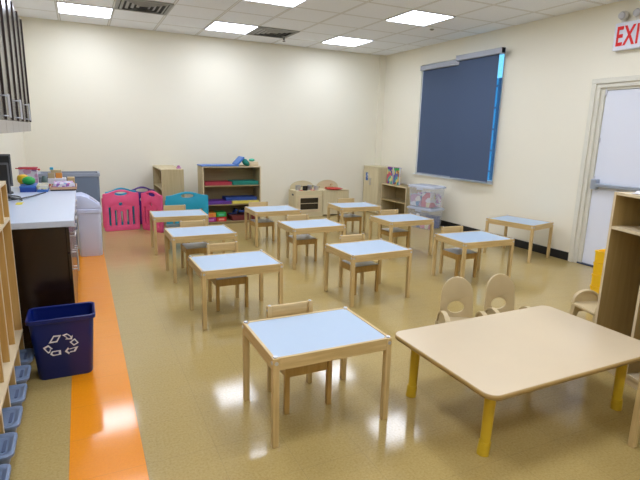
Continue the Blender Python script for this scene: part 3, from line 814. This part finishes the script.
# stand-alone shelf with its open side to the left
shelf_box('open_shelf', 'light wood shelf seen from its plain end, behind the pink play panels', (1.005, 8.14, 0), -PI/2, .92, .31, .885, (.07, .34, .60))
tag(MB().lathe([(.035, 0), (.037, .01), (.03, .016)]).sph((0, 0, .03), .022, (1, 1, .7)).build('toy_cup', mat('mauve', (.45, .16, .35), .5), smooth=True, loc=(1.28, 7.42, .885)), 'small mauve toy on top of the plain ended shelf', 'toy')
SH = (1.645, 7.50)
shelf_box('mat_shelf', 'open light wood shelf with three levels of coloured mats by the back wall', (SH[0], SH[1], 0), 0, .93, .36, .905, (.04, .315, .61), m='shelfshade')
def shelfmat(x0, x1, z, h, m, label, y0=.01, y1=.30, layers=3, name='folded_mat'):
    o = MB()
    for k in range(layers):
        e = .004*(k % 2)
        o.box(x0-(x0+x1)/2+e, x1-(x0+x1)/2-e, y0, y1-e, k*h/layers, (k+1)*h/layers-.001, h/layers*.35)
    o = o.build(name, m, loc=(SH[0]+(x0+x1)/2, SH[1], z+.0005))
    return tag(o, label, 'mat', 'coloured folded mats on the shelf')
shelfmat(.035, .46, .61, .05, 'crimson', 'red folded mat on the upper level of the mat shelf')
shelfmat(.47, .90, .61, .06, 'dgreen', 'green folded mat on the upper level of the mat shelf')
shelfmat(.03, .45, .315, .05, 'violet', 'purple folded mat on the middle level of the mat shelf', -.0, .30)
shelfmat(.46, .90, .315, .045, 'lemon', 'yellow folded mat on the middle level, under the blue one', -.0, .30)
shelfmat(.37, .88, .361, .05, 'blue', 'dark blue folded mat lying on top of the yellow mat', .04, .31)
for k, (x, z, mm, cc) in enumerate(((.12, 0, 'magenta', 'magenta'), (.285, 0, 'red', 'red'), (.12, .075, 'orange', 'orange'), (.285, .075, 'green', 'green'))):
    o = thing('toy_box', f'small {cc} box in the block of four on the bottom of the mat shelf', 'box', (SH[0]+x, SH[1]+.12, .0405+z), 0, 'four small coloured boxes')
    MB().box(-.078, .078, -.10, .10, 0, .07, .003).build('body', mm, o)
    MB().box(-.045, .045, -.1015, -.10, .018, .048).build('sticker', mat('st'+cc, {'magenta': (.6, .2, .5), 'red': (.8, .3, .25), 'orange': (.8, .2, .05), 'green': (.1, .5, .3)}[cc], .5), o)
bb = thing('toy_basket', 'dark red basket on the bottom level of the mat shelf', 'basket', (SH[0]+.66, SH[1]+.15, .0405))
MB().loft([rz_(.40, .24, 0, .03), rz_(.46, .27, .085, .03), rz_(.44, .25, .085, .03), rz_(.37, .21, .01, .03)]).build('body', mat('dark_red', (.16, .025, .03), .5), bb)
for k in range(9):
    a = random.uniform(-1, 1)
    o = MB().box(-.07, .07, -.012, .012, -.014, .014, .005).build('toy_brick', ('navy', 'blue', 'black')[k % 3])
    o.location = (SH[0]+.49+.042*k, SH[1]+.10+.03*(k % 4), .150+.030*(k % 3)); o.rotation_euler = (a*.4, a*.5, a*2)
    tag(o, 'dark blue or black toy piece heaped in the red basket', 'toy', 'toy pieces in the red basket')
# on top of the mat shelf
tp = thing('floor_mat', 'glossy blue mat with a raised fold lying on top of the mat shelf', 'mat', (SH[0], SH[1], .905))
MB().box(-.02, .57, -.01, .30, .0, .018, .004).build('mat_panel', 'mblue', tp)
MB().box(0, .165, .0, .28, 0, .028, .006, T=TR(.555, 0, .010) @ RY(math.radians(-46))).build('raised_panel', 'mblue', tp)
o = MB().sph((0, 0, 0), .060, (1.2, .9, .75), T=RY(.7)).sph((-.02, 0, .03), .04, (1.2, 1, .8)).build('green_pouch', 'dgreen', smooth=True, loc=(SH[0]+.70, SH[1]+.06, .905+.052)); tag(o, 'dark green fabric pouch on the mat shelf, right of the blue mat', 'pouch')
o = MB().box(-.13, .06, -.10, .10, 0, .045, .004).box(-.11, .05, -.09, .09, .045, .062, .003, T=RZ(.15)).build('wooden_tray', 'edge', loc=(SH[0]+.86, SH[1]+.19, .905)); tag(o, 'light wooden tray stack at the right end of the mat shelf top', 'tray')
o = MB().sph((0, 0, 0), .045, (1.1, 1, .55)).build('toy_turtle', mat('mint', (.05, .42, .28), .4), smooth=True, loc=(SH[0]+.84, SH[1]+.19, .905+.062+.0245)); tag(o, 'small mint green round toy on the wooden tray stack', 'toy')

# ------------------------------------------------------------------ toy kitchen
def arch(w, h, r, cx=0):
    return [(cx-w/2, 0), (cx+w/2, 0)] + [(cx+w/2*math.cos(PI*i/18), h-r+r*math.sin(PI*i/18)) for i in range(19)]
st = thing('toy_stove', 'light wood toy stove with rounded back and dark oven window', 'toy kitchen', (3.295, 7.75, 0), 0, 'toy kitchen units at the back wall')
w_ = .512
MB().box(0, .014, 0, .33, 0, .455, .002).build('side_panel', 'kitwood_z', st)
MB().box(w_-.014, w_, 0, .33, 0, .455, .002).build('side_panel', 'kitwood_z', st)
MB().box(-.0012, 0, .10, .18, .365, .395, .0003).build('hand_hole_shade', 'black', st)  # flat black plate, painted dark of an opening that is not cut
MB().box(.014, w_-.014, .0, .33, .44, .455, .002).build('top_panel', 'kitwood_x', st)
MB().box(.014, w_-.014, .315, .33, 0, .44).build('back_panel', 'kitwood_x', st)
MB().box(.014, w_-.014, .01, .315, .02, .035).build('bottom_panel', 'kitwood_x', st)
fr_ = MB().flat([[(.014, .0), (w_-.014, 0), (w_-.014, .44), (.014, .44)], rrect(.37, .245, .012, 4, w_/2, .235)], .016, T=TR(0, .008, 0) @ STAND).build('front_frame', 'kitwood_x', st)
dd = MB().flat([rrect(.42, .29, .01, 4, w_/2, .235), rrect(.345, .205, .012, 4, w_/2, .230)], .012, T=TR(0, -.0065, 0) @ STAND).build('oven_door', 'edge', st)
MB().box(w_/2-.172, w_/2+.172, -.004, -.001, .130, .332).build('oven_window', 'ovendark', dd)
MB().box(w_/2-.172, w_/2+.172, -.0075, -.0042, .232, .240).build('window_bar', 'edge', dd)
MB().flat([arch(.47, .15, .13)], .014, T=TR(.255, .322, .455) @ STAND).build('arched_back', 'kitwood_x', st)
for x in (.13, .36):
    for y in (.09, .21):
        MB().lathe([(.045, 0), (.045, .003), (.01, .004)], c=(x, y, .455), n=20).build('burner', 'red', st)
sk = thing('toy_sink', 'light wood toy sink with rounded back and red basin', 'toy kitchen', (3.815, 7.75, 0), 0, 'toy kitchen units at the back wall')
w_ = .525
MB().box(0, .014, 0, .33, 0, .44, .002).build('side_panel', 'kitwood_z', sk)
MB().box(w_-.014, w_, 0, .33, 0, .44, .002).build('side_panel', 'kitwood_z', sk)
MB().box(.0, w_, .0, .33, .4405, .455, .002).build('top_panel', 'kitwood_x', sk)
MB().box(.014, w_-.014, .31, .33, 0, .44).build('back_panel', 'kitwood_x', sk)
MB().box(.014, w_-.014, .01, .31, .02, .035).build('bottom_panel', 'kitwood_x', sk)
MB().box(.016, w_/2-.002, .0, .016, .02, .436, .002).build('door', 'kitwood_z', sk)
MB().box(w_/2+.002, w_-.016, .0, .016, .02, .436, .002).build('door', 'kitwood_z', sk)
MB().flat([arch(.45, .155, .14)], .014, T=TR(.24, .322, .455) @ STAND).build('arched_back', 'kitwood_x', sk)
MB().lathe([(.12, .0), (.165, .018), (.17, .022), (.155, .022), (.11, .006)], c=(.27, .13, .455), n=28).build('basin', 'red', sk, True)
MB().tube([(.29, .28, .455), (.29, .28, .52), (.29, .25, .545), (.29, .21, .535)], .009).build('tap', 'pinez', sk, True)
MB().cyl((.25, .28, .455), (.25, .28, .49), .012).cyl((.33, .28, .455), (.33, .28, .49), .012).build('tap_knob', 'pinez', sk, True)
KZ = .459
def pot(x, y, r, h, m, label):
    o = thing('toy_pot', label, 'pot', (x, y, KZ), random.uniform(0, 1), 'toy pots on the toy stove')
    MB().lathe([(r*.9, 0), (r, .008), (r, h), (r*.93, h), (r*.88, .01)]).build('body', m, o, True)
    MB().box(r, r+.06, -.008, .008, h*.7, h*.82, .003).build('handle', 'black', o)
pot(3.385, 7.87, .046, .085, 'metal', 'silver toy pot at the left end of the toy stove')
pot(3.495, 7.81, .046, .075, 'black', 'black toy pot second from left on the toy stove')
pot(3.61, 7.88, .044, .085, 'metal', 'silver toy pot in the middle of the toy stove')
pot(3.715, 7.83, .042, .065, 'metal', 'low silver toy pot at the right end of the toy stove')
o = MB().sph((0, 0, 0), .02).build('toy_potato', mat('tan_brown', (.35, .16, .05), .6), smooth=True, loc=(3.99, 7.99, .475)); tag(o, 'small brown toy beside the tap of the toy sink', 'toy')

# ------------------------------------------------------------------ toy cupboard in the right corner
cp = thing('toy_cupboard', 'pale wood two-door cupboard in the far right corner', 'cupboard', (4.88, 7.63, 0))
MB().box(.018, .345, 0, .53, .0, .85, .002).build('body', 'kitwood_z', cp)
MB().box(-.004, .35, -.004, .535, .85, .865, .002).build('top_panel', 'kitwood_x', cp)
for j in (0, 1):
    d_ = MB().box(.0, .017, .004+j*.263, .004+j*.263+.259, .02, .845, .002).build('door', 'kitwood_z', cp)
    m = .245 if j == 0 else .285
    MB().cyl((-.018, m, .52), (-.018, m, .64), .005).cyl((-.018, m, .53), (0, m, .53), .004).cyl((-.018, m, .63), (0, m, .63), .004).build('handle', 'metal', d_, True)
MB().box(-.0012, .0, .365, .445, .59, .74).build('sticker', printed('sticker_blue', [(.04, .12, .4), (.6, .65, .75), (.05, .15, .45)], 28), cp)
MB().cyl((.20, -.001, .72), (.20, -.012, .72), .014).build('knob', 'black', cp)

# low shelf against the right wall with two upright books
ls = shelf_box('low_shelf', 'low light wood shelf against the right wall holding two picture books', (4.93, 7.595, 0), -PI/2, .78, .315, .58, (.06, .30), m='shelfshade')
def book(y0, y1, z1, m, sp, label):
    o = thing('picture_book', label, 'book', (5.06, (y0+y1)/2, .58), 0, 'picture books on the low shelf')
    h = (y1-y0)/2
    MB().box(-.018, .018, -h+.006, h, .004, z1-.004).build('pages', 'paper', o)
    MB().box(-.022, -.018, -h, h, 0, z1).box(.018, .022, -h, h, 0, z1).box(-.022, .022, h, h+.004, 0, z1).build('cover', m, o)
    MB().box(-.0235, -.022, -h+.01, h-.01, z1*.84, z1-.01).build('title_band', sp, o)
book(7.42, 7.585, .30, 'print_book', 'violet', 'yellow and purple picture book standing on the low shelf, left one')
book(7.215, 7.375, .30, 'print_book2', 'green', 'orange and brown picture book standing on the low shelf, right one')

# clear stacked tubs
ang = math.radians(14)
def ctub(z, label):
    o = thing('clear_tub', label, 'tub', (4.80, 5.96, z), ang, 'clear plastic storage tubs')
    # local x depth 0..0.35, y length 0..0.5
    def rg(e, zz): return [(x+.175, y+.25, zz) for x, y in rrect(.35+2*e, .50+2*e, .03, 4)]
    MB().loft([rg(-.030, 0), rg(-.010, .30), rg(-.014, .30), rg(-.034, .006)]).build('body', 'clear', o, True)
    MB().loft([rg(-.008, .300), rg(.003, .302), rg(.003, .322), rg(-.012, .330), rg(-.02, .338), rg(-.03, .338)]).build('lid', 'clearlid', o, True)
    MB().box(-.006, .002, .19, .31, .27, .30, .002).build('latch', 'clearlid', o)
    MB().box(-.004, .002, .22, .28, .20, .24, .002).build('label_plate', 'paper', o) if z == 0 else None
ctub(0, 'lower clear plastic tub of the stack beside the low shelf')
ctub(.345, 'upper clear plastic tub of the stack, full of colourful boxes')
Tm = TR(4.80, 5.96, 0) @ RZ(ang)
def inside(x0, x1, y0, y1, z0, z1, m, name, label, cat):
    o = MB().box(x0-(x0+x1)/2, x1-(x0+x1)/2, y0-(y0+y1)/2, y1-(y0+y1)/2, 0, z1-z0, .003).build(name, m)
    v = Tm @ Vector(((x0+x1)/2, (y0+y1)/2, z0)); o.location = v; o.rotation_euler.z = ang
    tag(o, label, cat, 'contents of the clear tubs')
inside(.045, .16, .25, .455, .353, .53, 'print_box', 'game_box', 'blue and white printed box in the upper clear tub, left', 'box')
inside(.045, .16, .06, .235, .353, .58, 'print_box2', 'game_box', 'cream and red printed box in the upper clear tub, right', 'box')
inside(.18, .31, .06, .44, .353, .55, 'print_mix', 'game_box', 'white and purple printed box at the back of the upper clear tub', 'box')
inside(.05, .30, .26, .45, .012, .09, 'print_box2', 'puzzle_box', 'flat red printed box in the lower clear tub', 'box')
inside(.05, .17, .055, .24, .012, .12, 'print_box2', 'puzzle_box', 'small red and white box at the front of the lower clear tub', 'box')
inside(.19, .31, .055, .24, .012, .20, 'blue', 'blue_fabric', 'dark blue bundle in the lower clear tub', 'fabric')
inside(.10, .30, .27, .44, .095, .22, 'greyrim', 'grey_bundle', 'grey bundle on the flat box in the lower clear tub', 'bundle')

# ------------------------------------------------------------------ world, camera, view
wd = bpy.data.worlds.new('w'); scn.world = wd; wd.use_nodes = True
bg = wd.node_tree.nodes['Background']; bg.inputs[0].default_value = (.16, .55, .88, 1); bg.inputs[1].default_value = 1.0

cam = bpy.data.cameras.new('camera'); co = bpy.data.objects.new('camera', cam); col.objects.link(co); scn.camera = co
F = Vector((.42845707, .87824244, -.21240236)); R_ = Vector((.90086376, -.43336078, .02535575)); U = Vector((.06977835, .20220944, .97685328))
co.matrix_world = Matrix(((R_.x, U.x, -F.x, 0), (R_.y, U.y, -F.y, 0), (R_.z, U.z, -F.z, 1.4352), (0, 0, 0, 1)))
cam.sensor_fit = 'HORIZONTAL'; cam.sensor_width = 36; cam.lens = 488.81/640*36; cam.clip_start = .02

scn.view_settings.view_transform = 'Standard'; scn.view_settings.look = 'None'
scn.view_settings.gamma = 1; scn.view_settings.use_curve_mapping = False
scn.view_settings.exposure = .95
